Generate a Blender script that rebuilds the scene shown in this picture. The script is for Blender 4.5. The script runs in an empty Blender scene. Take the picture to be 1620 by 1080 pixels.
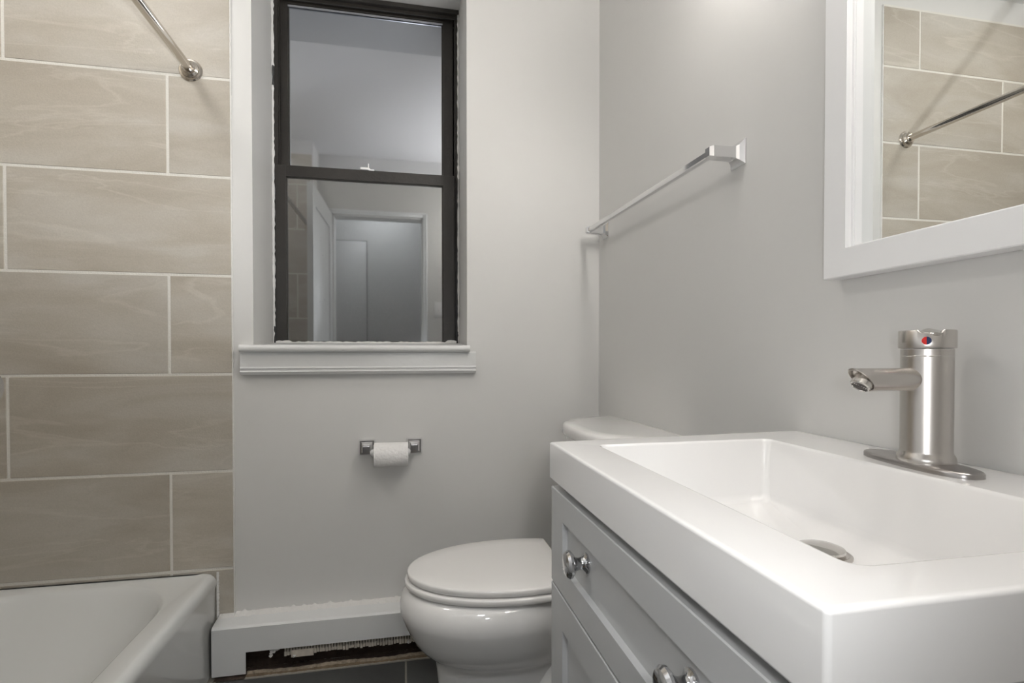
import bpy, bmesh, math, random
from mathutils import Vector, Matrix
random.seed(7)
SC = bpy.context.scene
COL = SC.collection
PI = math.pi
H = 0.99                      # camera height above the floor (m)

# ------------------------------------------------------------------ camera
F_PX, CY_PX = 834.36, 570.89
YAW, PITCH, ROLL = .20054, -.014313, .000345
def cam_rows(y, p, r):
    cy, sy, cp, sp, cr, sr = math.cos(y), math.sin(y), math.cos(p), math.sin(p), math.cos(r), math.sin(r)
    A = Matrix(((cy, -sy, 0), (0, 0, -1), (sy, cy, 0)))
    B = Matrix(((1, 0, 0), (0, cp, sp), (0, -sp, cp)))
    C = Matrix(((cr, sr, 0), (-sr, cr, 0), (0, 0, 1)))
    return C @ B @ A
M = cam_rows(YAW, PITCH, ROLL)
cam = bpy.data.cameras.new('camera'); cam_o = bpy.data.objects.new('camera', cam); COL.objects.link(cam_o)
cam.sensor_fit = 'HORIZONTAL'; cam.sensor_width = 36
cam.lens = F_PX / 1620 * 36
cam.shift_y = (CY_PX - 540) / 1620
cam.clip_start = 0.01
rx, ry, rz_ = M[0], -M[1], -M[2]
mw = Matrix(((rx[0], ry[0], rz_[0], 0), (rx[1], ry[1], rz_[1], 0), (rx[2], ry[2], rz_[2], H), (0, 0, 0, 1)))
cam_o.matrix_world = mw
SC.camera = cam_o

# ------------------------------------------------------------------ world, exposure, lights
SC.view_settings.view_transform = 'Standard'
SC.view_settings.look = 'None'
SC.view_settings.gamma = 1
SC.view_settings.use_curve_mapping = False
SC.view_settings.exposure = 0.34
w = bpy.data.worlds.new('night'); SC.world = w; w.use_nodes = True
w.node_tree.nodes['Background'].inputs[0].default_value = (0.02, 0.025, 0.035, 1)
w.node_tree.nodes['Background'].inputs[1].default_value = 1.0

def area(name, loc, size, power, color, direction, sy=None):
    l = bpy.data.lights.new(name, 'AREA'); l.energy = power; l.color = color
    l.shape = 'RECTANGLE'; l.size = size; l.size_y = sy or size
    o = bpy.data.objects.new(name, l); COL.objects.link(o); o.location = loc
    o.rotation_euler = Vector(direction).to_track_quat('-Z', 'Y').to_euler()
    return o
VANITY_LAMP = 29       # emission of each of the three glass shades over the mirror
HALL_LAMP = 44.0        # emission of the hall ceiling dome
TUB_FILL = 25.0         # emission of the fill dome added over the bathtub
area('photo_flash', (.09, .02, H + .02), .08, 1.7, (.97, .985, 1), (-.25, 1, .40))

# the camera's own flash head, turned up towards the shower rod
sl = bpy.data.lights.new('flash_head', 'SPOT'); sl.energy = 46; sl.color = (.96, .98, 1); sl.spot_size = math.radians(62); sl.spot_blend = 1; sl.shadow_soft_size = .016
so = bpy.data.objects.new('flash_head', sl); COL.objects.link(so); so.location = (.09, .0, H + .02)
so.rotation_euler = Vector((-.92, 1.81, .95)).to_track_quat('-Z', 'Y').to_euler()

# ------------------------------------------------------------------ materials
def mat(name, color, rough=.5, metal=0, coat=0, bump=0, bscale=60, spec=.5, aniso=0, emit=None, es=0, var=0, vscale=3, detail=3):
    m = bpy.data.materials.new(name); m.use_nodes = True
    nt = m.node_tree; b = nt.nodes['Principled BSDF']
    b.inputs['Base Color'].default_value = (*color, 1)
    b.inputs['Roughness'].default_value = rough
    b.inputs['Metallic'].default_value = metal
    b.inputs['Coat Weight'].default_value = coat
    b.inputs['Coat Roughness'].default_value = .04
    b.inputs['Specular IOR Level'].default_value = spec
    b.inputs['Anisotropic'].default_value = aniso
    if emit:
        b.inputs['Emission Color'].default_value = (*emit, 1); b.inputs['Emission Strength'].default_value = es
    tc = nt.nodes.new('ShaderNodeTexCoord')
    if bump:
        n = nt.nodes.new('ShaderNodeTexNoise'); n.inputs['Scale'].default_value = bscale; n.inputs['Detail'].default_value = detail
        nt.links.new(tc.outputs['Object'], n.inputs['Vector'])
        bp = nt.nodes.new('ShaderNodeBump'); bp.inputs['Strength'].default_value = bump; bp.inputs['Distance'].default_value = .01
        nt.links.new(n.outputs['Fac'], bp.inputs['Height']); nt.links.new(bp.outputs['Normal'], b.inputs['Normal'])
    if var:
        n = nt.nodes.new('ShaderNodeTexNoise'); n.inputs['Scale'].default_value = vscale; n.inputs['Detail'].default_value = 5
        nt.links.new(tc.outputs['Object'], n.inputs['Vector'])
        mx = nt.nodes.new('ShaderNodeMix'); mx.data_type = 'RGBA'
        mx.inputs['A'].default_value = (*[c * (1 - var) for c in color], 1)
        mx.inputs['B'].default_value = (*[min(1, c * (1 + var)) for c in color], 1)
        nt.links.new(n.outputs['Fac'], mx.inputs['Factor']); nt.links.new(mx.outputs['Result'], b.inputs['Base Color'])
    return m

def tile_mat(name, base, light, warm, wob=1.0, rough=.42, vein=.55):
    m = bpy.data.materials.new(name); m.use_nodes = True
    nt = m.node_tree; N = nt.nodes; L = nt.links; b = N['Principled BSDF']
    b.inputs['Roughness'].default_value = rough
    tc = N.new('ShaderNodeTexCoord'); g = N.new('ShaderNodeNewGeometry')
    off = N.new('ShaderNodeVectorMath'); off.operation = 'SCALE'; off.inputs[0].default_value = (17, 23, 31)
    L.new(g.outputs['Random Per Island'], off.inputs['Scale'])
    ad = N.new('ShaderNodeVectorMath'); ad.operation = 'ADD'
    L.new(tc.outputs['Object'], ad.inputs[0]); L.new(off.outputs[0], ad.inputs[1])
    mp = N.new('ShaderNodeMapping'); mp.inputs['Rotation'].default_value = (0.0, .22, 0); mp.inputs['Scale'].default_value = (1.3, 1.3, 4.6)
    L.new(ad.outputs[0], mp.inputs['Vector'])
    n1 = N.new('ShaderNodeTexNoise'); n1.inputs['Scale'].default_value = 1.6; n1.inputs['Detail'].default_value = 8; n1.inputs['Roughness'].default_value = .55; n1.inputs['Distortion'].default_value = .7 * wob
    L.new(mp.outputs[0], n1.inputs['Vector'])
    r1 = N.new('ShaderNodeValToRGB'); e = r1.color_ramp.elements
    e[0].position = .38; e[0].color = (*warm, 1); e[1].position = .66; e[1].color = (*light, 1)
    k = r1.color_ramp.elements.new(.5); k.color = (*base, 1)
    L.new(n1.outputs['Fac'], r1.inputs[0])
    # thin pale veins
    mp2 = N.new('ShaderNodeMapping'); mp2.inputs['Rotation'].default_value = (0, -.30, 0); mp2.inputs['Scale'].default_value = (.7, .7, 4.2)
    L.new(ad.outputs[0], mp2.inputs['Vector'])
    n2 = N.new('ShaderNodeTexNoise'); n2.inputs['Scale'].default_value = 1.35; n2.inputs['Detail'].default_value = 6; n2.inputs['Distortion'].default_value = 1.1
    L.new(mp2.outputs[0], n2.inputs['Vector'])
    r2 = N.new('ShaderNodeValToRGB'); e = r2.color_ramp.elements
    e[0].position = .505; e[0].color = (0, 0, 0, 1); e[1].position = .545; e[1].color = (0, 0, 0, 1)
    k = r2.color_ramp.elements.new(.52); k.color = (1, 1, 1, 1)
    L.new(n2.outputs['Fac'], r2.inputs[0])
    n3 = N.new('ShaderNodeTexNoise'); n3.inputs['Scale'].default_value = 4
    L.new(ad.outputs[0], n3.inputs['Vector'])
    mu = N.new('ShaderNodeMath'); mu.operation = 'MULTIPLY'; L.new(r2.outputs[0], mu.inputs[0]); L.new(n3.outputs['Fac'], mu.inputs[1])
    mu2 = N.new('ShaderNodeMath'); mu2.operation = 'MULTIPLY'; L.new(mu.outputs[0], mu2.inputs[0]); mu2.inputs[1].default_value = vein
    mx = N.new('ShaderNodeMix'); mx.data_type = 'RGBA'; mx.inputs['B'].default_value = (*[min(1, c * 1.25) for c in light], 1)
    L.new(mu2.outputs[0], mx.inputs['Factor']); L.new(r1.outputs[0], mx.inputs['A'])
    # grain and tile to tile variation
    n4 = N.new('ShaderNodeTexNoise'); n4.inputs['Scale'].default_value = 260; n4.inputs['Detail'].default_value = 2
    L.new(tc.outputs['Object'], n4.inputs['Vector'])
    mr = N.new('ShaderNodeMapRange'); mr.inputs['To Min'].default_value = .90; mr.inputs['To Max'].default_value = 1.10
    L.new(n4.outputs['Fac'], mr.inputs['Value'])
    mr2 = N.new('ShaderNodeMapRange'); mr2.inputs['To Min'].default_value = .95; mr2.inputs['To Max'].default_value = 1.05
    L.new(g.outputs['Random Per Island'], mr2.inputs['Value'])
    m3 = N.new('ShaderNodeMath'); m3.operation = 'MULTIPLY'; L.new(mr.outputs[0], m3.inputs[0]); L.new(mr2.outputs[0], m3.inputs[1])
    sc = N.new('ShaderNodeVectorMath'); sc.operation = 'SCALE'; L.new(mx.outputs['Result'], sc.inputs[0]); L.new(m3.outputs[0], sc.inputs['Scale'])
    L.new(sc.outputs[0], b.inputs['Base Color'])
    bp = N.new('ShaderNodeBump'); bp.inputs['Strength'].default_value = .08; bp.inputs['Distance'].default_value = .004
    L.new(n4.outputs['Fac'], bp.inputs['Height']); L.new(bp.outputs[0], b.inputs['Normal'])
    return m

def glass_mat(name, rough, tint, fac, dark, speck):
    m = bpy.data.materials.new(name); m.use_nodes = True
    nt = m.node_tree; N = nt.nodes; L = nt.links
    N.remove(N['Principled BSDF']); out = N['Material Output']
    gl = N.new('ShaderNodeBsdfGlossy'); gl.inputs['Color'].default_value = (*tint, 1); gl.inputs['Roughness'].default_value = rough
    df = N.new('ShaderNodeBsdfDiffuse'); tc = N.new('ShaderNodeTexCoord')
    n = N.new('ShaderNodeTexNoise'); n.inputs['Scale'].default_value = 330; n.inputs['Detail'].default_value = 2
    L.new(tc.outputs['Object'], n.inputs['Vector'])
    r = N.new('ShaderNodeMapRange'); r.inputs['From Min'].default_value = .4; r.inputs['From Max'].default_value = .75
    r.inputs['To Min'].default_value = dark; r.inputs['To Max'].default_value = dark + speck
    L.new(n.outputs['Fac'], r.inputs['Value']); L.new(r.outputs[0], df.inputs['Color'])
    mx = N.new('ShaderNodeMixShader'); mx.inputs[0].default_value = fac
    L.new(df.outputs[0], mx.inputs[1]); L.new(gl.outputs[0], mx.inputs[2]); L.new(mx.outputs[0], out.inputs[0])
    return m

PAINT = (.665, .66, .645)
M_ = dict(
    wall=mat('wall_paint', PAINT, .48, bump=.05, bscale=22, var=.015),
    trim=mat('trim_paint', (.70, .705, .70), .32, bump=.10, bscale=30),
    casing=mat('casing_gloss_paint', (.86, .88, .90), .22),
    ceil=mat('ceiling_paint', (.78, .78, .78), .6, bump=.05),
    tile=tile_mat('wall_tile', (.445, .408, .348), (.50, .472, .422), (.41, .37, .31)),
    grout=mat('grout', (.72, .70, .65), .8, bump=.2, bscale=200),
    slate=tile_mat('slate_tile', (.062, .064, .062), (.085, .088, .086), (.045, .045, .044), rough=.5, vein=.2),
    fgrout=mat('floor_grout', (.30, .28, .24), .85, bump=.3, bscale=150),
    ceramic=mat('vitreous_china', (.80, .79, .775), .08, coat=.6),
    seat=mat('seat_plastic', (.80, .785, .765), .16, coat=.2),
    enamel=mat('tub_enamel', (.70, .71, .70), .16, coat=.4),
    top=mat('sink_ceramic', (.80, .79, .78), .07, coat=.6),
    cab=mat('cabinet_paint', (.47, .475, .475), .38, bump=.02, bscale=90),
    cabdark=mat('cabinet_inside', (.06, .06, .06), .7),
    chrome=mat('chrome', (.80, .80, .81), .06, 1),
    knobmetal=mat('dark_polished_chrome', (.58, .58, .59), .09, 1),
    nickel=mat('brushed_nickel', (.60, .57, .54), .27, 1, aniso=.5),
    nickel_dark=mat('brushed_nickel_plate', (.42, .40, .39), .28, 1),
    nickel_pol=mat('polished_nickel', (.62, .60, .57), .10, 1),
    rod=mat('rod_steel', (.62, .58, .53), .13, 1),
    black=mat('dark_bronze_frame', (.022, .019, .016), .42, bump=.15, bscale=70, var=.3, vscale=12),
    backdrop=mat('night_backdrop_black', (.012, .012, .012), .8),
    glass_u=glass_mat('upper_pane_glass', .035, (.76, .80, .87), .60, .06, .02),
    glass_l=glass_mat('lower_pane_glass', .03, (.70, .72, .73), .40, .06, .10),
    mirror=mat('mirror_silver', (.86, .875, .865), .005, 1),
    white=mat('mirror_frame_paint', (.84, .84, .845), .28),
    paper=mat('tissue_paper', (.84, .83, .82), .9, bump=.3, bscale=120),
    plastic=mat('white_plastic', (.80, .80, .80), .3),
    red=mat('red_dot', (.65, .012, .008), .6), blue=mat('blue_dot', (.008, .025, .10), .6),
    door=mat('door_paint', (.66, .67, .68), .4, bump=.04, bscale=40),
    dust=mat('plaster_dust', (.30, .25, .19), .95, bump=1, bscale=120, var=.4, vscale=40),
    rubble_shade=mat('dirt_and_cavity_shade', (.045, .03, .022), .95, bump=1, bscale=60, var=.7, vscale=25),
    fin=mat('heater_fin', (.55, .50, .43), .6, var=.3, vscale=50),
    caulk=mat('caulk', (.74, .73, .71), .55, bump=.8, bscale=50),
    stain=mat('old_black_caulk', (.05, .05, .05), .8, bump=.6, bscale=90),
    shade=mat('lit_glass_shade', (.9, .9, .9), .4, emit=(1, .955, .90), es=VANITY_LAMP),
    dome=mat('fill_dome_glow', (.9, .9, .9), .4, emit=(1, .975, .94), es=TUB_FILL),
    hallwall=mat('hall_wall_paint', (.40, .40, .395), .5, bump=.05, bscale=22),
    halldome=mat('lit_hall_dome', (.9, .9, .9), .4, emit=(.96, .98, 1), es=HALL_LAMP),
    hallfloor=mat('hall_wood', (.20, .13, .08), .4, var=.3),
)

# ------------------------------------------------------------------ mesh helpers
def box(bm, x0, x1, y0, y1, z0, z1, bev=0, seg=2):
    vs = [bm.verts.new((x, y, z)) for z in (z0, z1) for y in (y0, y1) for x in (x0, x1)]
    fs = [bm.faces.new([vs[i] for i in f]) for f in ((0, 2, 3, 1), (4, 5, 7, 6), (0, 1, 5, 4), (2, 6, 7, 3), (0, 4, 6, 2), (1, 3, 7, 5))]
    if bev:
        es = list({e for f in fs for e in f.edges})
        bmesh.ops.bevel(bm, geom=es, offset=bev, segments=seg, profile=.5, affect='EDGES')
def rbox(*a, **k):
    bm = bmesh.new(); box(bm, *a, **k); return bm
def loft(bm, rings, cap0=True, cap1=True, closed=True):
    R = [[bm.verts.new(p) for p in r] for r in rings]
    n = len(R[0])
    for a, b in zip(R, R[1:]):
        for i in range(n if closed else n - 1):
            j = (i + 1) % n
            bm.faces.new((a[i], a[j], b[j], b[i]))
    if cap0: bm.faces.new(R[0][::-1])
    if cap1: bm.faces.new(R[-1])
    return R
def frame_of(d):
    d = Vector(d).normalized(); u = d.orthogonal().normalized(); return d, u, d.cross(u)
def lathe(bm, prof, origin=(0, 0, 0), axis=(0, 0, 1), n=48):
    d, u, v = frame_of(axis); o = Vector(origin)
    rings = [[o + d * h + (u * math.cos(2 * PI * i / n) + v * math.sin(2 * PI * i / n)) * r for i in range(n)] for r, h in prof]
    loft(bm, rings)
def rrect(x0, x1, y0, y1, r, z, n=6):
    pts = []
    for cx, cy, a0 in ((x1 - r, y1 - r, 0), (x0 + r, y1 - r, PI / 2), (x0 + r, y0 + r, PI), (x1 - r, y0 + r, 3 * PI / 2)):
        for i in range(n + 1):
            a = a0 + PI / 2 * i / n
            pts.append((cx + r * math.cos(a), cy + r * math.sin(a), z))
    return pts
def obj(name, bm, m, parent=None, smooth=True, sub=0, ang=35, wn=False):
    bmesh.ops.recalc_face_normals(bm, faces=bm.faces[:])
    me = bpy.data.meshes.new(name); bm.to_mesh(me); bm.free()
    me.materials.append(M_[m] if isinstance(m, str) else m)
    o = bpy.data.objects.new(name, me); COL.objects.link(o)
    if parent:
        o.parent = parent
        o.matrix_parent_inverse = Matrix.Translation(parent['_w']).inverted() if '_w' in parent else Matrix()
    if smooth:
        for p in me.polygons: p.use_smooth = True
        me.set_sharp_from_angle(angle=math.radians(ang))
    if wn:
        wm = o.modifiers.new('wn', 'WEIGHTED_NORMAL'); wm.keep_sharp = True
    if sub:
        s = o.modifiers.new('sub', 'SUBSURF'); s.levels = sub; s.render_levels = sub
    return o
def thing(name, label, cat, loc, group=None):
    o = bpy.data.objects.new(name, None); COL.objects.link(o)
    o.location = loc; o.empty_display_size = .05
    o['label'] = label; o['category'] = cat; o['_w'] = list(loc)
    if group: o['group'] = group
    return o
def tag(o, label, cat, group=None):
    o['label'] = label; o['category'] = cat
    if group: o['group'] = group
    return o
def struct(name, bm, m, **k):
    o = obj(name, bm, m, **k); o['kind'] = 'structure'; return o
def sthing(name, loc, label=None):
    o = bpy.data.objects.new(name, None); COL.objects.link(o); o.location = loc; o['kind'] = 'structure'; o['_w'] = list(loc)
    if label: o['label'] = label
    return o
def z(r): return H + r          # heights measured from the camera's own height

# ------------------------------------------------------------------ the room
XR, XL = .692, -1.325
YT, YB = 1.81, 1.818            # tile face, painted face of the back wall
CEIL = 2.50
OX0, OX1, OZ0, OZ1 = -.474, .211, z(.0), z(1.335)
# back wall with the window opening
bm = bmesh.new()
box(bm, XL - .1, OX0, YB, YB + .40, 0, CEIL); box(bm, OX1, XR + .1, YB, YB + .40, 0, CEIL)
box(bm, OX0, OX1, YB, YB + .40, 0, OZ0); box(bm, OX0, OX1, YB, YB + .40, OZ1, CEIL)
bmesh.ops.remove_doubles(bm, verts=bm.verts, dist=1e-5)
wb = struct('wall_back', bm, 'wall', smooth=False)
struct('wall_right', rbox(XR, XR + .1, -.12, YB, 0, CEIL), 'wall', smooth=False)
struct('wall_left', rbox(XL - .1, XL - .012, -.1, YB, 0, CEIL), 'wall', smooth=False)
# front wall with its doorway, and the deeper block that ends the tub
DX0, DX1, DZ = -.53, .14, z(1.045)
bm = bmesh.new()
box(bm, XL - .1, DX0, -.12, 0, 0, CEIL); box(bm, DX1, XR, -.12, 0, 0, CEIL); box(bm, DX0, DX1, -.12, 0, DZ, CEIL)
wf = struct('wall_front', bm, 'wall', smooth=False)
struct('wall_alcove', rbox(XL - .012, -.635, 0.0, .262, 0, CEIL), 'wall', smooth=False)
struct('ceiling', rbox(XL - .1, XR + .1, -.12, YB + .05, CEIL, CEIL + .08), 'ceil', smooth=False)

# floor: slate tiles laid over a grout bed
bm = bmesh.new(); box(bm, XL - .1, XR + .1, -.12, YB, -.05, -.004)
fl = struct('floor', bm, 'fgrout', smooth=False)
bm = bmesh.new()
xs = [XL, -1.2, -.6, 0.0, .6, XR]; ys = [-.0, .22, .52, .82, 1.12, 1.42, 1.722]
g = .003
for i in range(len(xs) - 1):
    for j in range(len(ys) - 1):
        box(bm, xs[i] + g, xs[i + 1] - g, ys[j] + g, ys[j + 1] - g, -.004, 0, bev=.001, seg=1)
obj('floor_tile', bm, 'slate', fl, smooth=False)

# wall tile cladding: 12 x 24 inch tiles in grey beige stone
GZ = [-.99, -.68, -.371, -.065, .244, .552, .858, 1.166, 1.409]
TW = .607
def clad_back(bm, x0, x1):
    for r in range(len(GZ) - 1):
        off = -.536 if r in (1 - 1, 2, 4, 6) else -.713
        # rows with a cut piece at the painted edge start at -.713
        off = -.536 if r in (2, 4, 6) else -.713
        joints = [x1]
        x = off if off < x1 - .01 else off - TW
        while x > x0 + .02:
            joints.append(x); x -= TW
        joints.append(x0)
        for a, b in zip(joints, joints[1:]):
            box(bm, b + .004, a - (.004 if a != x1 else 0), YT, YT + .01, z(GZ[r]) + .004, z(GZ[r + 1]) - .004, bev=.0012, seg=1)
bm = bmesh.new(); clad_back(bm, XL, -.536)
gr = obj('grout_bed', rbox(XL - .01, -.5365, YT + .0015, YB + .001, z(-.99), z(1.413)), 'grout', wb, smooth=False)
obj('wall_tiles', bm, 'tile', wb, smooth=False)
# left wall and tub end wall tiles
bm = bmesh.new()
for r in range(len(GZ) - 1):
    y = YT - (0 if r % 2 else .3)
    js = [YT]
    while y > .28:
        if y < YT - .01: js.append(y)
        y -= TW
    js.append(.272)
    for a, b in zip(js, js[1:]):
        box(bm, XL - .01, XL, b + .004, a - .004, z(GZ[r]) + .004, z(GZ[r + 1]) - .004, bev=.0012, seg=1)
wl = bpy.data.objects['wall_left']
obj('wall_tiles', bm, 'tile', wl, smooth=False)
obj('grout_bed', rbox(XL - .0125, XL - .0015, .262, YT, z(-.99), z(1.413)), 'grout', wl, smooth=False)
bm = bmesh.new()
for r in range(len(GZ) - 1):
    x = XL + (.35 if r % 2 else .60)
    js = [XL, x, -.635] if x < -.66 else [XL, -.635]
    for a, b in zip(js, js[1:]):
        box(bm, a + .004, b - .004, .263, .273, z(GZ[r]) + .004, z(GZ[r + 1]) - .004, bev=.0012, seg=1)
wa = bpy.data.objects['wall_alcove']
obj('wall_tiles', bm, 'tile', wa, smooth=False)
obj('grout_bed', rbox(XL, -.637, .2615, .2715, z(-.99), z(1.413)), 'grout', wa, smooth=False)
# thin bead of caulk along the edge of the tiles
bm = bmesh.new(); box(bm, -.5365, -.5325, YT + .001, YB + .001, z(-.83), z(1.413), bev=.001, seg=1)
obj('edge_caulk', bm, 'caulk', wb, smooth=False)

# ------------------------------------------------------------------ the window
win = sthing('window_1', (-.13, 2.09, z(.04)), 'dark bronze double-hung window in a deep white reveal')
def jag(bm, pts, w0, w1, depth, axis, rnd=.003):
    pass
# outer frame (two tracks)
bm = bmesh.new()
FY0, FY1 = 2.065, 2.155
box(bm, OX0 + .002, -.452, FY0 + .012, FY1, z(.015), z(1.334), bev=.001, seg=1)
box(bm, .198, OX1 - .002, FY0 + .012, FY1, z(.015), z(1.334), bev=.001, seg=1)
box(bm, OX0 + .002, OX1 - .002, FY0 + .004, FY1, z(1.318), z(1.334), bev=.001, seg=1)
box(bm, OX0 + .002, OX1 - .002, FY0 + .012, FY1, z(.006), z(.026), bev=.001, seg=1)
# parting ribs that show beside the upper sash
for xa, xb in ((-.454, -.449), (.193, .198)):
    box(bm, xa, xb, FY0 + .020, FY0 + .026, z(.03), z(1.32)); box(bm, xa, xb, FY0 + .034, FY0 + .040, z(.03), z(1.32))
box(bm, -.455, .20, FY0 + .022, FY0 + .030, z(1.306), z(1.319), bev=.001, seg=1)
obj('outer_frame', bm, 'black', win, smooth=False)
def sash(name, x0, x1, y0, y1, z0, z1, wl_, wr_, wt, wb_, glass, beadcol='black'):
    bm = bmesh.new()
    box(bm, x0, x0 + wl_, y0, y1, z0, z1, bev=.0015, seg=2); box(bm, x1 - wr_, x1, y0, y1, z0, z1, bev=.0015, seg=2)
    box(bm, x0 + wl_ - .001, x1 - wr_ + .001, y0, y1, z1 - wt, z1, bev=.0015, seg=2)
    box(bm, x0 + wl_ - .001, x1 - wr_ + .001, y0, y1, z0, z0 + wb_, bev=.0015, seg=2)
    # stepped glazing bead
    gx0, gx1, gz0, gz1 = x0 + wl_, x1 - wr_, z0 + wb_, z1 - wt
    yb0, yb1, t = y0 + .005, y1 - .002, .004
    box(bm, gx0 - .001, gx0 + t, yb0, yb1, gz0, gz1); box(bm, gx1 - t, gx1 + .001, yb0, yb1, gz0, gz1)
    box(bm, gx0, gx1, yb0, yb1, gz1 - t, gz1 + .001); box(bm, gx0, gx1, yb0, yb1, gz0 - .001, gz0 + t)
    s = obj(name, bm, 'black', win, smooth=False)
    ym = y0 + .009
    p = obj('glass_pane', rbox(gx0 + .003, gx1 - .003, ym, ym + .004, gz0 + .003, gz1 - .003), glass, None, smooth=False)
    p.parent = s; p.matrix_parent_inverse = s.matrix_basis.inverted()
    p.matrix_parent_inverse = Matrix()
    # the sash mesh is in world coordinates under a shifted parent, so cancel the parent chain
    p.matrix_parent_inverse = Matrix()
    return s
lo = sash('lower_sash', -.460, .191, FY0, FY0 + .028, z(.012), z(.690), .036, .044, .041, .030, 'glass_l')
up = sash('upper_sash', -.456, .190, FY0 + .040, FY0 + .066, z(.655), z(1.318), .033, .040, .017, .040, 'glass_u')
# grey sash balance cover strip at the top of the upper pane
obj('head_strip', rbox(-.423, .150, FY0 + .040, FY0 + .046, z(1.292), z(1.298), bev=.001, seg=1), mat('head_strip_metal', (.45, .46, .48), .3, .6), win, smooth=False)
# sash lock on the meeting rail
bm = bmesh.new()
box(bm, -.152, -.116, FY0 + .003, FY0 + .020, z(.690), z(.694), bev=.001, seg=1)
lathe(bm, [(.006, 0), (.006, .005), (.004, .008), (.0, .009)], (-.131, FY0 + .010, z(.693)), n=16)
box(bm, -.134, -.130, FY0 + .001, FY0 + .009, z(.690), z(.716), bev=.0008, seg=1)
box(bm, -.162, -.133, FY0 - .003, FY0 + .006, z(.691), z(.700), bev=.0015, seg=1)
box(bm, -.131, -.110, FY0 - .003, FY0 + .005, z(.6885), z(.6935), bev=.001, seg=1)
obj('sash_lock', bm, mat('bright_aluminium', (.92, .92, .93), .35, .4), win, smooth=False)
# inside sill, rounded stool and apron
bm = bmesh.new()
nose = []
r = .0115
for i in range(13):
    a = -PI / 2 + PI * i / 12
    nose.append((1.782 - r * math.cos(a), z(.0165) + r * math.sin(a)))
prof = [(1.83, z(.005))] + nose + [(1.83, z(.028)), (2.08, z(.040)), (2.08, z(.005))]
loft(bm, [[(x, y, zz) for y, zz in prof] for x in (OX0 + .001, OX1 - .001)])
# ears over the wall face
prof2 = [(YB + .0, z(.005))] + nose + [(YB + .0, z(.028))]
loft(bm, [[(x, y, zz) for y, zz in prof2] for x in (-.506, OX0 + .002)])
loft(bm, [[(x, y, zz) for y, zz in prof2] for x in (OX1 - .002, .216)])
obj('window_stool', bm, 'trim', win, ang=40)
bm = bmesh.new()
pa = [(YB, z(.007)), (1.797, z(.006)), (1.795, z(.002)), (1.795, z(-.042)), (1.792, z(-.044)), (1.791, z(-.047)), (1.795, z(-.050)), (1.795, z(-.054)), (1.791, z(-.058)), (1.798, z(-.067)), (YB, z(-.068))]
loft(bm, [[(x, y, zz) for y, zz in pa] for x in (-.508, .239)])
bmesh.ops.bevel(bm, geom=[e for e in bm.edges if abs(e.verts[0].co.x - e.verts[1].co.x) < 1e-6 and e.verts[0].co.y < 1.80 and e.verts[1].co.y < 1.80 and (abs(e.verts[0].co.x) > 0)], offset=.001, segments=1, affect='EDGES')
obj('window_apron', bm, 'trim', win, ang=20)
# ragged old caulk and paint where the frame meets the plaster
def ragged(x, y, z0, z1, w, amp, seed, m, nm):
    rnd = random.Random(seed); bm = bmesh.new(); rings = []
    n = int((z1 - z0) / .012)
    for i in range(n + 1):
        zz = z0 + (z1 - z0) * i / n; ww = w * (.6 + amp * rnd.random()); d = .003 + .003 * rnd.random()
        rings.append([(x - ww, y, zz), (x - ww * .5, y - d, zz), (x + ww * .5, y - d * .8, zz), (x + ww, y, zz)])
    loft(bm, rings); obj(nm, bm, m, win)
ragged(-.470, FY0 + .013, z(.03), z(1.33), .005, .9, 1, 'caulk', 'frame_caulk')
ragged(-.463, FY0 + .011, z(.035), z(.10), .007, .9, 5, 'stain', 'old_caulk')
ragged(-.468, FY0 + .010, z(.98), z(1.05), .004, .9, 6, 'stain', 'old_caulk')
ragged(.2075, FY0 + .013, z(.03), z(1.33), .0035, .9, 2, 'caulk', 'frame_caulk')
ragged(.201, FY0 + .010, z(.035), z(.085), .005, .9, 8, 'stain', 'old_caulk')
bm = bmesh.new(); rnd = random.Random(3); rings = []
for i in range(60):
    x = -.462 + .66 * i / 59; h = .003 + .006 * rnd.random() * (1.6 if i < 5 or i > 55 else .5)
    rings.append([(x, FY0 + .004, z(.038)), (x, FY0 - .004, z(.0395)), (x, FY0 - .002, z(.040) + h), (x, FY0 + .004, z(.040) + h)])
loft(bm, rings); obj('sill_caulk', bm, 'caulk', win)
obj('night_backdrop', rbox(OX0, OX1, 2.19, 2.195, z(0), z(1.334)), 'backdrop', win, smooth=False)  # unseen black backdrop added behind the panes for the night outside

# ------------------------------------------------------------------ doorway, doors
def casing(nm, x0, x1, zt, yf, sgn, w=.058):
    bm = bmesh.new(); d = .016 * sgn
    ya, yb = sorted((yf, yf + d)); yc, yd = sorted((yf, yf + d * 1.5))
    for a, b in ((x0 - w, x0), (x1, x1 + w)):
        box(bm, a, b, ya, yb, 0, zt + w, bev=.003); 
    box(bm, x0, x1, ya, yb, zt, zt + w, bev=.003)
    box(bm, x0 - w, x0 - w + .014, yc, yd, 0, zt + w, bev=.002); box(bm, x1 + w - .014, x1 + w, yc, yd, 0, zt + w, bev=.002)
    box(bm, x0 - w, x1 + w, yc, yd, zt + w - .014, zt + w, bev=.002)
    return struct(nm, bm, 'casing')
casing('trim_1', DX0 + .0, DX1, DZ, 0.0, 1, w=.034)
struct('trim_2', (lambda b: (box(b, DX0, DX0 + .012, -.12, 0, 0, DZ), box(b, DX1 - .012, DX1, -.12, 0, 0, DZ), box(b, DX0, DX1, -.12, 0, DZ - .012, DZ), b)[-1])(bmesh.new()), 'trim', smooth=False)
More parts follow.
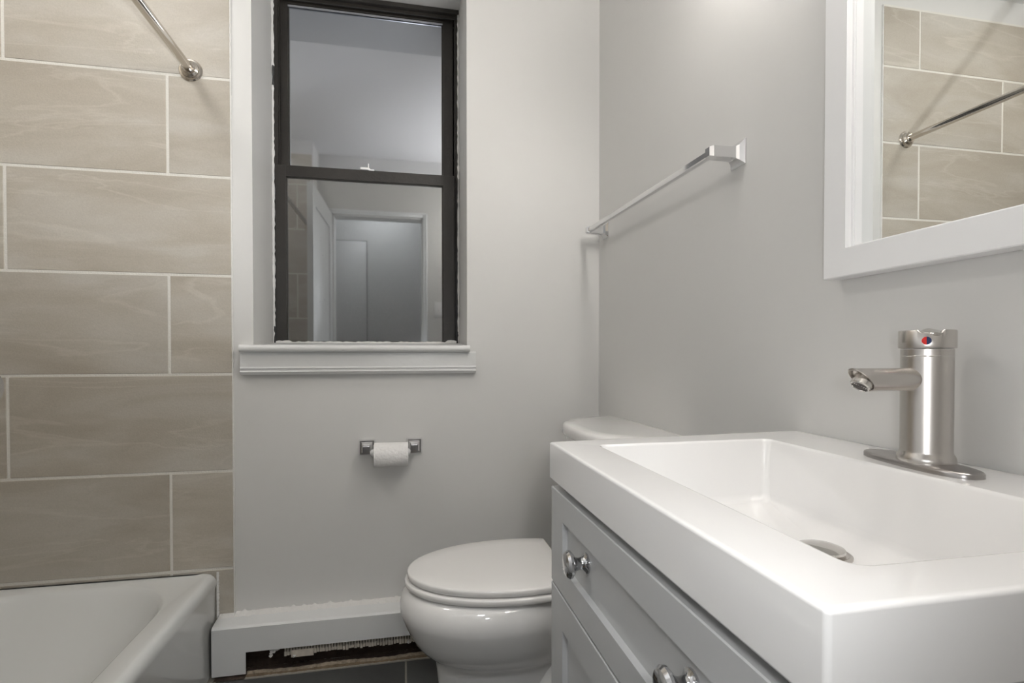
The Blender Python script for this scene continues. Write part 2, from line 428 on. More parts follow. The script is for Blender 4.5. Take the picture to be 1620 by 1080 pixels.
def panel_door(nm, w, h, t=.035):
    bm = bmesh.new()
    for (a, b, c, d) in ((0, .10, 0, h), (w - .10, w, 0, h), (.10, w - .10, 0, .2), (.10, w - .10, h - .12, h), (.10, w - .10, .95, 1.08)):
        box(bm, a, b, 0, t, c, d)
    box(bm, .095, w - .095, .010, t - .010, .15, h - .1)
    return bm
d1 = sthing('door_1', (DX0 + .004, .024, 0), 'white bathroom door standing open inward')
leaf = obj('door_leaf', panel_door('leaf', .76, DZ - .01), 'door', None, smooth=False)
leaf.parent = d1
bm = bmesh.new()
lathe(bm, [(.026, 0), (.026, .006), (.010, .010), (.010, .035), (.022, .042), (.026, .055), (.018, .066), (0, .068)], (.70, 0, .95), (0, -1, 0), 24)
k = obj('door_knob', bm, 'nickel', None); k.parent = d1
d1.rotation_euler = (0, 0, math.radians(91.0))
# hall beyond the doorway
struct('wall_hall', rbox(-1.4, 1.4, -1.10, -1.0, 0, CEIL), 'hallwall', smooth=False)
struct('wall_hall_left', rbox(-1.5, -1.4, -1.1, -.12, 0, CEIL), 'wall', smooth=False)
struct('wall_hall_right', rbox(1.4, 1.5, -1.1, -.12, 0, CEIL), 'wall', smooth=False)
bm = bmesh.new(); box(bm, XL - .18, XL - .1, -.12, 0, 0, CEIL); box(bm, XR, 1.5, -.12, 0, 0, CEIL)
struct('wall_hall_front', bm, 'wall', smooth=False)
struct('floor_hall', rbox(-1.5, 1.5, -1.1, -.12, -.05, -.002), 'hallfloor', smooth=False)
struct('ceiling_hall', rbox(-1.5, 1.5, -1.1, -.12, CEIL, CEIL + .08), 'ceil', smooth=False)
d2 = sthing('door_2', (-.35 - .72, -1.0, 0), 'grey closed door across the hall')
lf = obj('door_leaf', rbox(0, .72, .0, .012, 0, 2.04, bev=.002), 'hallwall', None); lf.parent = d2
ed = obj('door_gap', (lambda b: (box(b, .72, .727, 0, .006, 0, 2.047), box(b, 0, .72, 0, .006, 2.04, 2.047), b)[-1])(bmesh.new()), 'stain', None, smooth=False); ed.parent = d2
# light switch
sw = thing('light_switch', 'white light switch plate beside the doorway, seen in the window glass', 'light switch', (.262, .0, z(.34)))
obj('cover_plate', rbox(.225, .298, .0, .006, z(.28), z(.40), bev=.002), 'plastic', sw)
obj('toggle', rbox(.256, .267, .005, .016, z(.33), z(.352), bev=.002), 'plastic', sw)

# ------------------------------------------------------------------ lamps
vl = thing('vanity_light', 'three-shade chrome vanity light on the wall above the mirror', 'wall lamp', (XR, .52, z(1.02)))
obj('back_plate', rbox(XR - .022, XR, .08, .96, z(.99), z(1.06), bev=.006), 'chrome', vl)
for yy in (.15, .52, .89):
    bm = bmesh.new(); lathe(bm, [(.010, 0), (.010, .055), (.022, .060), (.022, .075)], (XR - .02, yy, z(1.03)), (-1, 0, 0), 20)
    a = obj('arm', bm, 'chrome', vl)
    bm = bmesh.new(); lathe(bm, [(.022, .02), (.040, .0), (.052, -.05), (.055, -.09), (.048, -.12), (.02, -.128)], (XR - .09, yy, z(1.045)), (0, 0, 1), 28)
    obj('glass_shade', bm, 'shade', vl)
cl = thing('fill_dome', 'unseen round fill dome added on the ceiling over the bathtub', 'ceiling lamp', (-.98, 1.12, CEIL))  # added out of view to fill the right wall and vanity front
bm = bmesh.new(); lathe(bm, [(.145, 0), (.145, -.02), (.13, -.022)], (-.98, 1.12, CEIL), (0, 0, 1), 40); obj('base_ring', bm, 'chrome', cl)
bm = bmesh.new(); lathe(bm, [(.13, -.018), (.122, -.05), (.095, -.07), (.05, -.082), (.01, -.085)], (-.98, 1.12, CEIL), (0, 0, 1), 40); obj('glass_dome', bm, 'dome', cl)
hl = thing('hall_light', 'round dome light on the hall ceiling', 'ceiling lamp', (-.2, -.55, CEIL))
bm = bmesh.new(); lathe(bm, [(.14, 0), (.135, -.04), (.10, -.065), (.01, -.08)], (-.2, -.55, CEIL), (0, 0, 1), 32); obj('glass_dome', bm, 'halldome', hl)

# ------------------------------------------------------------------ bathtub
TX0, TX1, TY0, TY1, TZ = XL + .001, -.583, .274, YT - .001, z(-.69)
bm = bmesh.new(); n = 10
def T(ins, zz, r): return rrect(TX0 + min(ins, .004), TX1 - ins, TY0 + min(ins, .004), TY1 - min(ins, .004), r, zz, n)
rings = [T(.004, .0, .006), T(.004, TZ - .05, .006), T(.0, TZ - .035, .008), T(.0, TZ - .020, .012), T(.004, TZ - .009, .014), T(.011, TZ - .002, .018), T(.020, TZ, .022), T(.032, TZ - .003, .026)]
def B(x0, x1, y0, y1, r, zz): return rrect(x0, x1, y0, y1, r, zz, n)
rings += [B(-1.275, -.648, .36, 1.770, .21, TZ - .004), B(-1.270, -.653, .366, 1.764, .21, TZ - .007), B(-1.264, -.660, .376, 1.752, .205, TZ - .018), B(-1.258, -.665, .384, 1.736, .20, TZ - .036),
          B(-1.248, -.674, .40, 1.70, .195, TZ - .075), B(-1.234, -.690, .415, 1.63, .19, TZ - .14),
          B(-1.205, -.728, .435, 1.54, .17, TZ - .205), B(-1.175, -.758, .465, 1.48, .16, TZ - .240), B(-1.10, -.83, .54, 1.38, .12, TZ - .252)]
loft(bm, rings, cap0=True, cap1=True)
tub = tag(obj('bathtub', bm, 'enamel', None, ang=60), 'white enamelled bathtub along the tiled wall at the left', 'bathtub')
bm = bmesh.new(); pts = []
for i in range(40):
    zz = z(-.835) + (.145) * i / 39; d = .004 + .002 * random.random()
    pts.append([(TX1 - .002, YT - .002, zz), (TX1 - .001, YT - d, zz), (TX1 + d, YT - .0, zz), (TX1, YT + .001, zz)])
loft(bm, pts); c = obj('caulk_bead', bm, 'caulk', None); c.parent = tub

# ------------------------------------------------------------------ shower rod
sr = thing('shower_rod', 'brushed steel shower curtain rod above the bathtub', 'shower rod', (-.646, YT, z(.875)))
bm = bmesh.new(); lathe(bm, [(.0125, 0), (.0125, YT - .276)], (-.646, YT - .002, z(.875)), (0, -1, 0), 32)
obj('rod', bm, 'rod', sr)
fp = [(.034, 0), (.034, .003), (.031, .007), (.026, .008), (.025, .013), (.021, .016), (.0185, .018), (.0185, .024), (.0165, .026), (.013, .026)]
bm = bmesh.new(); lathe(bm, fp, (-.646, YT, z(.875)), (0, -1, 0), 40); obj('flange', bm, 'rod', sr)
bm = bmesh.new(); lathe(bm, fp, (-.646, .2735, z(.875)), (0, 1, 0), 40); obj('flange', bm, 'rod', sr)

# ------------------------------------------------------------------ baseboard heater
HY = 1.737
bh = thing('baseboard_heater', 'white painted baseboard heater cover under the window, open along the floor', 'heater', (0, HY, 0))
rnd = random.Random(11)
bm = bmesh.new()
x0, x1 = -.578, XR - .002
# sheet-metal cover: top, nose, front skirt with a cut-out
def cover_ring(x, zb):
    t = .003
    return [(x, YB - .001, z(-.829)), (x, 1.765, z(-.832)), (x, HY + .006, z(-.835)), (x, HY, z(-.841)), (x, HY, zb), (x, HY + t, zb), (x, HY + t, z(-.842)), (x, YB - .001, z(-.834))]
loft(bm, [cover_ring(x0, .006), cover_ring(-.482, .006)])
loft(bm, [cover_ring(-.482, z(-.917)), cover_ring(x1, z(-.917))])
cover = obj('cover', bm, 'trim', bh, ang=30)
# lumpy caulk where the cover meets the wall
bm = bmesh.new(); rings = []
for i in range(150):
    x = -.530 + (XR - .004 + .530) * i / 149
    h = .004 + .007 * rnd.random() * (1.3 if rnd.random() < .2 else .4); d = .010 + .006 * rnd.random()
    rings.append([(x, YB - .0005, z(-.829)), (x, YB - d - .012, z(-.8305)), (x, YB - d * .8, z(-.829) + h * .35), (x, YB - .003, z(-.829) + h), (x, YB - .0005, z(-.829) + h)])
loft(bm, rings); obj('caulk_bead', bm, 'caulk', bh, ang=80)
# cover slope on tile side
bm = bmesh.new()
loft(bm, [[(x, YT - .0005, z(-.829)), (x, 1.79, z(-.8305)), (x, YT - .003, z(-.829) + .004), (x, YT - .0005, z(-.829) + .005)] for x in (x0 + .002, -.531)])
obj('caulk_bead', bm, 'caulk', bh)
# finned element
bm = bmesh.new()
zt = z(-.915)
box(bm, -.375, .12, HY + .010, HY + .013, zt - .001, zt + .004)
x = -.372
while x < .50:
    dz = rnd.uniform(-.002, .0035)
    box(bm, x, x + .0034, HY + .010 + rnd.uniform(0, .002), HY + .045, zt - .020, zt + .03)
    box(bm, x - .0008, x + .0066 + rnd.uniform(-.001, .0008), HY + .009 + rnd.uniform(0, .002), HY + .045, zt - .031 + dz, zt - .0175 + rnd.uniform(-.003, .002))
    x += .0088
obj('fin_row', bm, 'fin', bh, smooth=False)
bm = bmesh.new(); box(bm, -.352, -.285, HY + .006, HY + .0085, zt - .037, zt - .014, bev=.001, seg=1); obj('label_plate', bm, 'fin', bh, smooth=False)
bm = bmesh.new(); lathe(bm, [(.011, 0), (.011, 1.13)], (-.46, HY + .035, zt + .01), (1, 0, 0), 16); obj('heater_pipe', bm, 'rubble_shade', bh)
bm = bmesh.new(); box(bm, -.570, XR - .004, 1.790, 1.796, -.003, z(-.84)); box(bm, -.572, -.568, HY + .005, 1.79, -.003, z(-.84)); box(bm, -.56, -.486, HY + .005, HY + .008, .004, z(-.842)); obj('back_panel', bm, 'rubble_shade', bh, smooth=False)  # near-black panels put the cavity's shade into their colour
# crumbs of plaster hanging and lying in the opening
def crumb(x, y, zz, s, seed, m='caulk', nm='plaster_crumb'):
    rr = random.Random(seed); bm = bmesh.new(); bmesh.ops.create_icosphere(bm, subdivisions=2, radius=s)
    for v in bm.verts:
        v.co *= rr.uniform(.6, 1.35); v.co += Vector((x, y, zz))
    return obj(nm, bm, m, bh, ang=20)
crumb(-.408, HY + .012, zt - .012, .009, 1); crumb(-.395, HY + .012, zt - .004, .008, 2); crumb(-.412, HY + .010, zt - .026, .005, 3)
crumb(-.342, HY + .010, zt - .034, .006, 4); crumb(.010, HY + .015, zt - .030, .007, 5); crumb(-.41, HY + .014, zt - .002, .006, 9)
# rough unfinished strip of floor in front of and below the heater
bm = bmesh.new(); nx, ny = 120, 7; grid = []
rnd = random.Random(21)
for j in range(ny + 1):
    row = []
    for i in range(nx + 1):
        x = -.57 + (XR - .01 + .57) * i / nx; y = 1.721 + .068 * j / ny
        h = (0.0 if j == 0 else rnd.uniform(-.002, .002)) - (.003 if j > 3 else 0)
        row.append(bm.verts.new((x, y, h + .001)))
    grid.append(row)
for j in range(ny):
    for i in range(nx): bm.faces.new((grid[j][i], grid[j][i + 1], grid[j + 1][i + 1], grid[j + 1][i]))
o = obj('rough_floor_strip', bm, 'rubble_shade', fl, ang=20)
bm = bmesh.new(); rings = []
for i in range(130):
    x = -.480 + 1.15 * i / 129; h = .0085 + .003 * rnd.random(); d = .0075 + .003 * rnd.random(); yc = 1.744 + .004 * math.sin(x * 23)
    rings.append([(x, yc - d, 0), (x, yc - d * .4, h), (x, yc + d * .6, h * .7), (x, yc + d, 0)])
loft(bm, rings); obj('mortar_ridge', bm, 'dust', fl, ang=25)
bm = bmesh.new(); rings = []
for i in range(160):
    x = -.480 + 1.15 * i / 159; d = .0025 * rnd.random()
    rings.append([(x, 1.722, -.001), (x, 1.724, .002 + d), (x, 1.731, .0035 + d * .6), (x, 1.738, .0025 + d), (x, 1.742, -.001)])
loft(bm, rings); obj('dirt_strip', bm, mat('brown_dirt', (.17, .125, .08), .95, bump=1, bscale=90, var=.6, vscale=30), fl, ang=25)
bm = bmesh.new(); rings = []
for i in range(130):
    x = -.480 + 1.15 * i / 129; d = .003 + .003 * rnd.random()
    rings.append([(x, 1.7205 - .002, -.001), (x, 1.7205 - d * .4, .0035), (x, 1.722 + d * .8, .003), (x, 1.724 + d, -.001)])
loft(bm, rings); obj('edge_grout', bm, 'fgrout', fl, ang=25)

# ------------------------------------------------------------------ toilet
TY = 1.430
tl = thing('toilet', 'white round-front two-piece toilet with closed lid beyond the vanity', 'toilet', (.35, TY, 0))
def egg(xf, xb, hw, zz, n=56, sq=2.3, cxf=.52, cut=None):
    xc = xf + (xb - xf) * cxf; pts = []
    for i in range(n):
        a = 2 * PI * i / n; c, s = math.cos(a), math.sin(a)
        if c >= 0:  # front
            x = xc - (xc - xf) * (abs(c) ** (2 / 2.05)); y = hw * math.copysign(abs(s) ** (2 / 2.05), s)
        else:
            x = xc + (xb - xc) * (abs(c) ** (2 / sq)); y = hw * math.copysign(abs(s) ** (2 / sq), s)
        if cut is not None: x = min(x, cut)
        pts.append((x, TY + y, zz))
    return pts
bm = bmesh.new()
loft(bm, [egg(.085, .50, .108, .0), egg(.083, .50, .110, .006), egg(.085, .50, .108, .022), egg(.090, .49, .098, .034), egg(.086, .49, .096, .10), egg(.080, .48, .099, .150),
          egg(.074, .47, .106, .170), egg(.062, .47, .120, .184), egg(.043, .46, .138, .200), egg(.024, .46, .156, .224), egg(.008, .46, .170, .252), egg(-.005, .46, .181, .281),
          egg(-.012, .46, .1875, .299), egg(-.015, .46, .190, .310), egg(-.015, .46, .190, .330), egg(-.010, .46, .185, .350), egg(.002, .455, .175, .364), egg(.014, .45, .164, .371)])
# rear trapway and deck
loft(bm, [egg(.27, .60, .150, .0, cxf=.45), egg(.265, .60, .152, .012, cxf=.45), egg(.265, .60, .150, .04, cxf=.45), egg(.28, .60, .140, .085, cxf=.45), egg(.31, .60, .12, .14, cxf=.45), egg(.34, .60, .10, .20, cxf=.45), egg(.38, .62, .13, .29, cxf=.5, sq=4), egg(.40, .655, .165, .345, cxf=.5, sq=6), egg(.40, .66, .17, .372, cxf=.5, sq=6)])
obj('bowl', bm, 'ceramic', tl, ang=50)
# seat ring, a little wider than the lid
def plate(xf, xb, hw, z0, z1, cut, dome=0):
    e = .0035
    rs = [egg(xf + e, xb - e, hw - e, z0, cut=cut - e), egg(xf + .001, xb, hw - .001, z0 + .003, cut=cut), egg(xf, xb, hw, (z0 + z1) / 2, cut=cut), egg(xf + .0005, xb, hw - .0005, z1 - .004, cut=cut), egg(xf + .002, xb, hw - .002, z1 - .0012, cut=cut - .001), egg(xf + .006, xb, hw - .006, z1, cut=cut - .004)]
    if dome: rs += [egg(xf + .05, xb - .03, hw - .05, z1 + dome * .6, cut=cut - .03), egg(xf + .12, xb - .10, hw - .12, z1 + dome, cut=cut - .1)]
    bm = bmesh.new(); loft(bm, rs); return bm
obj('seat', plate(-.003, .56, .185, .3745, .3915, .425), 'seat', tl, ang=50)
obj('lid', plate(.004, .56, .180, .3945, .412, .425, dome=.002), 'seat', tl, ang=50)
for s in (-1, 1):
    obj('hinge', rbox(.418, .448, TY + s * .075 - .022, TY + s * .075 + .022, .372, .404, bev=.006), 'seat', tl)
# tank and lid
bm = bmesh.new()
def tankring(xf, hw, zz, r=.035, bow=.012, n=8, xb=.682):
    pts = rrect(xf, xb, TY - hw, TY + hw, r, zz, n)
    out = []
    for (x, y, q) in pts:
        t = (y - TY) / hw
        if x < (xf + xb) / 2: x -= bow * (1 - t * t)
        out.append((x, y, q))
    return out
def resample(a, b):  # extra vertices on the front edge for the bow
    return a
loft(bm, [tankring(.530, .19, .374, r=.07), tankring(.515, .20, .40, r=.08), tankring(.505, .215, .60, r=.09), tankring(.495, .222, z(-.210) - .034, r=.09)])
obj('tank', bm, 'ceramic', tl, ang=40)
bm = bmesh.new()
def lidring(ins, zz):
    # D shaped: rounded far and near ends, bowed front
    pts = []; hw = .252 - ins; xb = .6915; xf = .462 + ins; m_ = 40
    for i in range(m_ + 1):
        t = -1 + 2 * i / m_; a = abs(t)
        x = xf + .13 * a ** 3.6
        pts.append((x, TY + hw * t, zz))
    for i in range(1, 7):
        a = PI / 2 * i / 6
        pts.append((xb - .03 + .03 * math.sin(a), TY + hw - (.0 if 0 else .03) + .03 * math.cos(a), zz))
    for i in range(0, 7):
        a = PI / 2 * i / 6
        pts.append((xb - .03 + .03 * math.cos(a), TY - hw + .03 - .03 * math.sin(a), zz))
    return pts
ZL = z(-.210)
loft(bm, [lidring(.010, ZL - .036), lidring(.003, ZL - .034), lidring(.0, ZL - .030), lidring(0, ZL - .010), lidring(.003, ZL - .004), lidring(.009, ZL), lidring(.04, ZL + .0008)])
obj('tank_lid', bm, 'ceramic', tl, ang=50)
bm = bmesh.new(); lathe(bm, [(.012, 0), (.012, .006), (.006, .012), (0, .012)], (.503, TY - .14, .66), (-1, 0, 0), 20); box(bm, .483, .491, TY - .145, TY - .075, .652, .666, bev=.003)
obj('flush_lever', bm, 'chrome', tl)
for s in (-1, 1):
    bm = bmesh.new(); lathe(bm, [(.014, 0), (.014, .012), (.010, .020), (0, .022)], (.30, TY + s * .128, .020), (0, 0, 1), 20); obj('bolt_cap', bm, 'seat', tl)

# ------------------------------------------------------------------ toilet paper holder and roll
PZ = z(-.312)
ph = thing('toilet_paper_holder', 'chrome two-post toilet paper holder on the wall under the window', 'toilet paper holder', (-.05, YB, PZ))
for cx, s in ((-.124, 1), (.030, -1)):
    bm = bmesh.new()
    def sq(h, d, dx=0): return [(cx + dx + a * h, YB - d, PZ + b * h) for a, b in ((-1, -1), (1, -1), (1, 1), (-1, 1))]
    loft(bm, [sq(.0265, .0), sq(.0265, .006), sq(.0225, .011), sq(.0185, .011), sq(.013, .020), sq(.0105, .030), sq(.010, .052), sq(.011, .064)])
    obj('post', bm, 'chrome', ph, smooth=False)
bm = bmesh.new(); lathe(bm, [(.0, 0), (.006, .001), (.0105, .006), (.012, .012), (.012, .118), (.0105, .124), (.006, .129), (0, .130)], (-.112, YB - .056, PZ - .010), (1, 0, 0), 24)
obj('roller', bm, 'plastic', ph)
bm = bmesh.new(); R_, ri = .039, .019
lathe(bm, [(ri, .0), (R_ - .001, .0), (R_, .001), (R_, .107), (R_ - .001, .108), (ri, .108), (ri, 0)], (-.098, YB - .060, PZ - .0165), (1, 0, 0), 64)
rl = tag(obj('toilet_paper_roll', bm, 'paper', None, ang=40), 'white toilet paper roll on the chrome wall holder', 'toilet paper')

# ------------------------------------------------------------------ towel bar
BZ = z(.424)
tb = thing('towel_bar', 'chrome square towel bar on the right wall above the toilet', 'towel rail', (XR, 1.37, BZ - .01))
def tpost(yc, zc):
    bm = bmesh.new()
    def sq(h, hz, X, dz=0): return [(X, yc + a * h, zc + dz + b * hz) for a, b in ((-1, -1), (1, -1), (1, 1), (-1, 1))]
    loft(bm, [sq(.025, .026, XR), sq(.025, .026, XR - .003), sq(.021, .021, XR - .006), sq(.016, .016, XR - .010), sq(.013, .0125, XR - .016), sq(.0125, .0115, XR - .022), sq(.012, .011, XR - .066), sq(.008, .009, XR - .074)])
    return obj('post', bm, 'chrome', tb, smooth=False)
tpost(1.000, z(.418)); tpost(1.748, z(.428))
bm = bmesh.new()
def dia(y, zc, h=.0075): return [(XR - .062 + a * h, y, zc + b * h) for a, b in ((-1, -.72), (-.72, -1), (.72, -1), (1, -.72), (1, .72), (.72, 1), (-.72, 1), (-1, .72))]
loft(bm, [dia(1.010, z(.418)), dia(1.740, z(.428))])
obj('bar', bm, 'chrome', tb, smooth=False)

# ------------------------------------------------------------------ vanity cabinet
VX, VY0, VY1 = .226, .253, .797          # door faces, near and far side
vc = thing('vanity_cabinet', 'grey shaker vanity cabinet under the white sink top', 'cabinet', (.46, .525, 0))
zc0, zc1 = .09, z(-.1975)
bm = bmesh.new()
box(bm, VX + .019, XR - .002, VY1 - .016, VY1, zc0, zc1); box(bm, VX + .019, XR - .002, VY0, VY0 + .016, zc0, zc1)
box(bm, VX + .019, XR - .002, VY0 + .016, VY1 - .016, zc0, zc0 + .016); box(bm, XR - .010, XR - .002, VY0 + .016, VY1 - .016, zc0, zc1)
box(bm, VX + .019, VX + .035, VY0 + .016, VY1 - .016, zc1 - .028, zc1)
obj('carcass', bm, 'cab', vc, smooth=False)
obj('toe_kick', rbox(VX + .07, XR - .002, VY0 + .005, VY1 - .005, 0, zc0), 'cab', vc, smooth=False)
def shaker(nm, y0, y1, z0, z1, st, rl_, parent):
    bm = bmesh.new(); t = .0185; rec = .0075
    R = []
    def ring(iy, iz, X): return [(X, y0 + iy, z0 + iz), (X, y1 - iy, z0 + iz), (X, y1 - iy, z1 - iz), (X, y0 + iy, z1 - iz)]
    b = .0012
    loft(bm, [ring(0, 0, VX + t), ring(0, 0, VX + b), ring(b, b, VX), ring(st - .0005, rl_ - .0005, VX), ring(st + .001, rl_ + .001, VX + rec), ], cap0=True, cap1=True)
    return obj(nm, bm, 'cab', parent, smooth=False)
dr = shaker('drawer', VY0, VY1 + .003, z(-.3552), z(-.2085), .060, .040, vc)
dl = shaker('door', .5265, VY1 + .003, zc0 + .005, z(-.3588), .060, .050, vc)
dn = shaker('door', VY0, .5235, zc0 + .005, z(-.3588), .060, .050, vc)
kp0 = [(.0118, 0), (.0118, .0022), (.0092, .0038), (.0074, .0065), (.0066, .011), (.0080, .0155), (.0125, .0185), (.0155, .0215), (.0158, .0245), (.0135, .0275), (.008, .0290), (0, .0295)]
def knob(y, zz, par, rec=.0075):
    kp = [(r * 1.13, h * 1.05) for r, h in kp0]
    bm = bmesh.new(); lathe(bm, kp, (VX + rec, y, zz), (-1, 0, 0), 40)
    k = obj('knob', bm, 'knobmetal', None); k.parent = par
knob(.655, z(-.2750), dr); knob(.395, z(-.2750), dr)
knob(.555, z(-.42), dl, 0); knob(.495, z(-.42), dn, 0)

# ------------------------------------------------------------------ sink top
SX0, SX1, SY0, SY1 = .223, XR - .001, .243, .806
ZT, ZB = z(-.139), z(-.1965)
BX0, BX1, BY0, BY1 = .290, .578, .293, .757
vt = thing('sink_top', 'glossy white one-piece sink top with rectangular basin on the grey vanity', 'sink', (.46, .525, ZB))
n = 6; bm = bmesh.new()
def S(i, zz, r=.004): return [(x, y + (.030 * (x - SX0) / .47 if y > .6 else 0), q) for x, y, q in rrect(SX0 + i, SX1 - i * .2, SY0 + i, SY1 - .004 - i, r, zz, n)]
def Bi(i, zz, r, ib=None, jf=None): return rrect(BX0 + i, BX1 - i, BY0 + i, BY1 - i, r, zz, n)
rings = [Bi(-.010, z(-.200), .02), S(.014, ZB, .005), S(.003, ZB), S(.0007, ZB + .001), S(0, ZB + .003), S(0, ZT - .003), S(.0009, ZT - .0009), S(.003, ZT), S(.006, ZT),
         Bi(-.0045, ZT, .016), Bi(-.0015, ZT - .0008, .014), Bi(0, ZT - .004, .012)]
rings += [rrect(.298, .571, .300, .751, .010, z(-.160), n), rrect(.316, .553, .317, .726, .010, z(-.218), n), rrect(.319, .550, .320, .722, .010, z(-.2245), n), rrect(.326, .543, .327, .713, .012, z(-.2285), n), rrect(.42, .50, .46, .58, .03, z(-.236), n)]
loft(bm, rings, cap0=False, cap1=True)
# shell under the bowl
loft(bm, [rrect(BX0 - .010, BX1 + .010, BY0 - .010, BY1 + .010, .02, z(-.200), n), rrect(.320, .56, .32, .73, .04, z(-.245), n), rrect(.36, .52, .36, .69, .04, z(-.250), n)], cap0=False, cap1=True)
obj('sink_basin_top', bm, 'top', vt, ang=80, wn=True)
bm = bmesh.new(); lathe(bm, [(.0, .0), (.033, 0), (.033, .002), (.030, .0038), (.0285, .0032), (.0275, .003)], (.478, .532, z(-.2362)), (0, 0, 1), 48)
dn_ = obj('drain', bm, 'nickel', vt)
bm = bmesh.new(); lathe(bm, [(.024, .002), (.026, .006), (.0255, .0085), (.020, .0105), (.010, .012), (0, .0122)], (.478, .532, z(-.2362)), (0, 0, 1), 48)
dn2 = obj('stopper', bm, 'nickel_pol', None); dn2.parent = dn_

# ------------------------------------------------------------------ faucet
FX, FY = .628, .533
fc = thing('faucet', 'brushed nickel single-handle faucet on the sink top', 'faucet', (FX, FY, ZT))
bm = bmesh.new()
def stad(ins, zz, L=.079, W=.0285, m_=24):
    pts = []
    for i in range(m_ * 4):
        a = 2 * PI * i / (m_ * 4); c, s = math.cos(a), math.sin(a)
        y = (L - ins) * math.copysign(abs(c) ** .80, c); x = (W - ins) * math.copysign(abs(s) ** .80, s)
        pts.append((x, y))
    ang = math.radians(-7)
    return [(FX - .002 + x * math.cos(ang) - y * math.sin(ang), FY + .008 + x * math.sin(ang) + y * math.cos(ang), zz) for x, y in pts]
loft(bm, [stad(0, ZT), stad(0, ZT + .0045), stad(.0012, ZT + .0062), stad(.004, ZT + .0068)])
obj('base_plate', bm, 'nickel_dark', fc, ang=50)
zb = ZT + .0068
bm = bmesh.new()
lathe(bm, [(.0300, 0), (.0300, .0035), (.0292, .007), (.0272, .0105), (.0265, .013), (.0265, z(.005) - zb)], (FX, FY, zb), (0, 0, 1), 72)
obj('body', bm, 'nickel', fc, ang=40)
bm = bmesh.new(); lathe(bm, [(.02655, 0), (.0268, .0004), (.0268, .001), (.02655, .0014)], (FX, FY, z(-.004)), (0, 0, 1), 72)
obj('seam_ring', bm, 'nickel_pol', fc)
# spout: a tube running straight out towards the basin, cut on the slant
bm = bmesh.new(); nn = 56; rs = .0138; zs = z(-.0315); Lt = .108
def sring(fn):
    out = []
    for i in range(nn):
        a = 2 * PI * i / nn; yy, q = rs * math.cos(a), rs * math.sin(a)
        out.append((fn(q), FY + yy, zs + q))
    return out
outer = sring(lambda q: FX - .012); tip = sring(lambda q: FX - Lt + (-q + rs) * .95)
def shrink(rg, k, dx): return [(x + dx, FY + (y - FY) * k, zs + (q - zs) * k) for x, y, q in rg]
loft(bm, [outer, tip, shrink(tip, .90, .0), shrink(tip, .86, .006)], cap0=True, cap1=True)
obj('spout', bm, 'nickel', fc, ang=40)
nrm = Vector((-.62, -.05, -.78)).normalized()
ctr = Vector((FX - Lt + .0145, FY - .0005, zs - .0030))
bm = bmesh.new(); lathe(bm, [(.0113, -.008), (.0113, .0060), (.0105, .0068), (.0092, .0068), (.0088, .0055)], ctr, nrm, 40)
ae = obj('aerator', bm, 'nickel_pol', fc, ang=40)
bm = bmesh.new()
for r0, r1, hh in ((.0, .0014, .0062), (.0026, .0040, .0061), (.0050, .0062, .0061), (.0071, .0082, .0061)):
    lathe(bm, [(r0, .005), (r0, hh), (r1, hh), (r1, .005)] if r0 else [(r1, .005), (r1, hh), (0, hh)], ctr, nrm, 32)
sc_ = obj('aerator_screen', bm, mat('screen', (.10, .09, .085), .4, .6), None); sc_.parent = ae
# cap with the joystick lever
bm = bmesh.new()
capd = Vector((-.66, -.75, 0)).normalized()
prof = [(.0268, 0), (.0286, .0006), (.0288, .0015), (.0288, .0210), (.0280, .0222), (.0262, .0225), (.0245, .0215), (.018, .0195), (.004, .019)]
lathe(bm, prof, (FX, FY, z(.0058)), (0, 0, 1), 96)
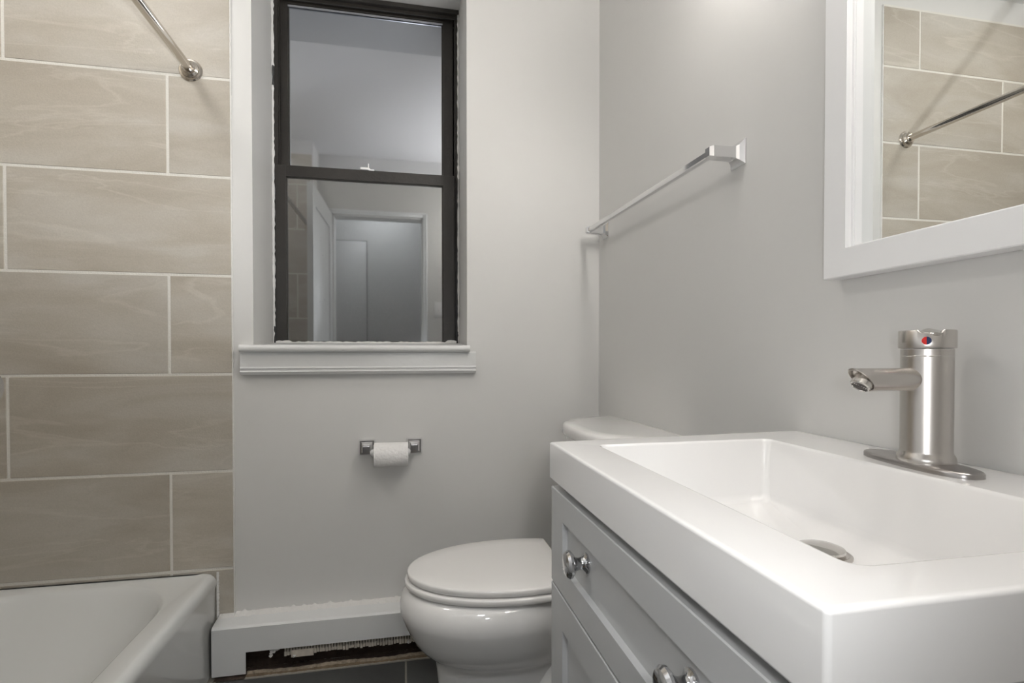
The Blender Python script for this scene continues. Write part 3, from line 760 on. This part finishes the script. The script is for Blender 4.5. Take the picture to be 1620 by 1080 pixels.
# a scooped notch in the rim over the dot
for v in bm.verts:
    p = Vector((v.co.x - FX, v.co.y - FY, 0))
    if p.length > .023 and v.co.z > z(.0058) + .019:
        ca = p.normalized().dot(capd)
        if ca > .90: v.co.z -= .0035 * min(1, (ca - .90) / .04)
capo = obj('handle_cap', bm, 'nickel', fc, ang=40)
bm = bmesh.new()
levd = Matrix.Rotation(math.radians(10), 3, 'Z') @ capd; side = Vector((0, 0, 1)).cross(levd); base = Vector((FX, FY, z(.0238)))
rings = []
for i in range(15):
    t = i / 14; c = base + levd * (.004 + .026 * t) + Vector((0, 0, .0042 - .0050 * t)); wv = .0108 * math.sin(PI * (.12 + .80 * t)) ** .6; hv = .0026 * (1 - .4 * t)
    rings.append([c + side * (wv * math.cos(2 * PI * j / 20)) + Vector((0, 0, hv * math.sin(2 * PI * j / 20))) for j in range(20)])
loft(bm, rings)
obj('lever', bm, 'nickel_pol', fc, ang=60)
dd = Matrix.Rotation(math.radians(-9), 3, 'Z') @ capd
bm = bmesh.new(); bm2 = bmesh.new()
cz = z(.0058) + .0092; sd = Vector((0, 0, 1)).cross(dd)
for half, b in ((-1, bm), (1, bm2)):
    pts = []
    for i in range(17):
        a = -PI / 2 + PI * i / 16
        pts.append((half * .0047 * math.cos(a), .0047 * math.sin(a)))
    rr = []
    for dep in (.0284, .0295):
        rr.append([Vector((FX, FY, cz)) + dd * dep + sd * u + Vector((0, 0, v)) for u, v in pts])
    loft(b, rr)
a_ = obj('hot_mark', bm, 'red', fc, smooth=False); a_['label'] = 'red half of the temperature dot'
b_ = obj('cold_mark', bm2, 'blue', fc, smooth=False); b_['label'] = 'blue half of the temperature dot'

# ------------------------------------------------------------------ mirror
MY0, MY1, MZ0, MZ1, MX = .155, .734, z(.118), z(.868), .660
mr_ = thing('framed_mirror', 'white framed rectangular mirror on the wall above the faucet', 'mirror', (XR, .445, MZ0))
bm = bmesh.new(); W = .043
def fr(i, X): return [(X, MY0 + i, MZ0 + i), (X, MY1 - i, MZ0 + i), (X, MY1 - i, MZ1 - i), (X, MY0 + i, MZ1 - i)]
loft(bm, [fr(0, XR - .001), fr(0, MX + .0015), fr(.0015, MX), fr(W, MX), fr(W + .0005, MX + .0095), fr(W + .0035, MX + .0105), fr(W + .0035, MX + .0125), fr(W + .0045, MX + .0125), fr(W + .005, XR - .006), fr(W + .005, XR - .001)], cap0=False, cap1=False)
obj('frame', bm, 'white', mr_, smooth=False)
obj('mirror_glass', rbox(XR - .007, XR - .001, MY0 + W, MY1 - W, MZ0 + W, MZ1 - W), 'mirror', mr_, smooth=False)
bpy.context.view_layer.update()
for o in SC.objects:
    if '_w' in o.keys(): del o['_w']
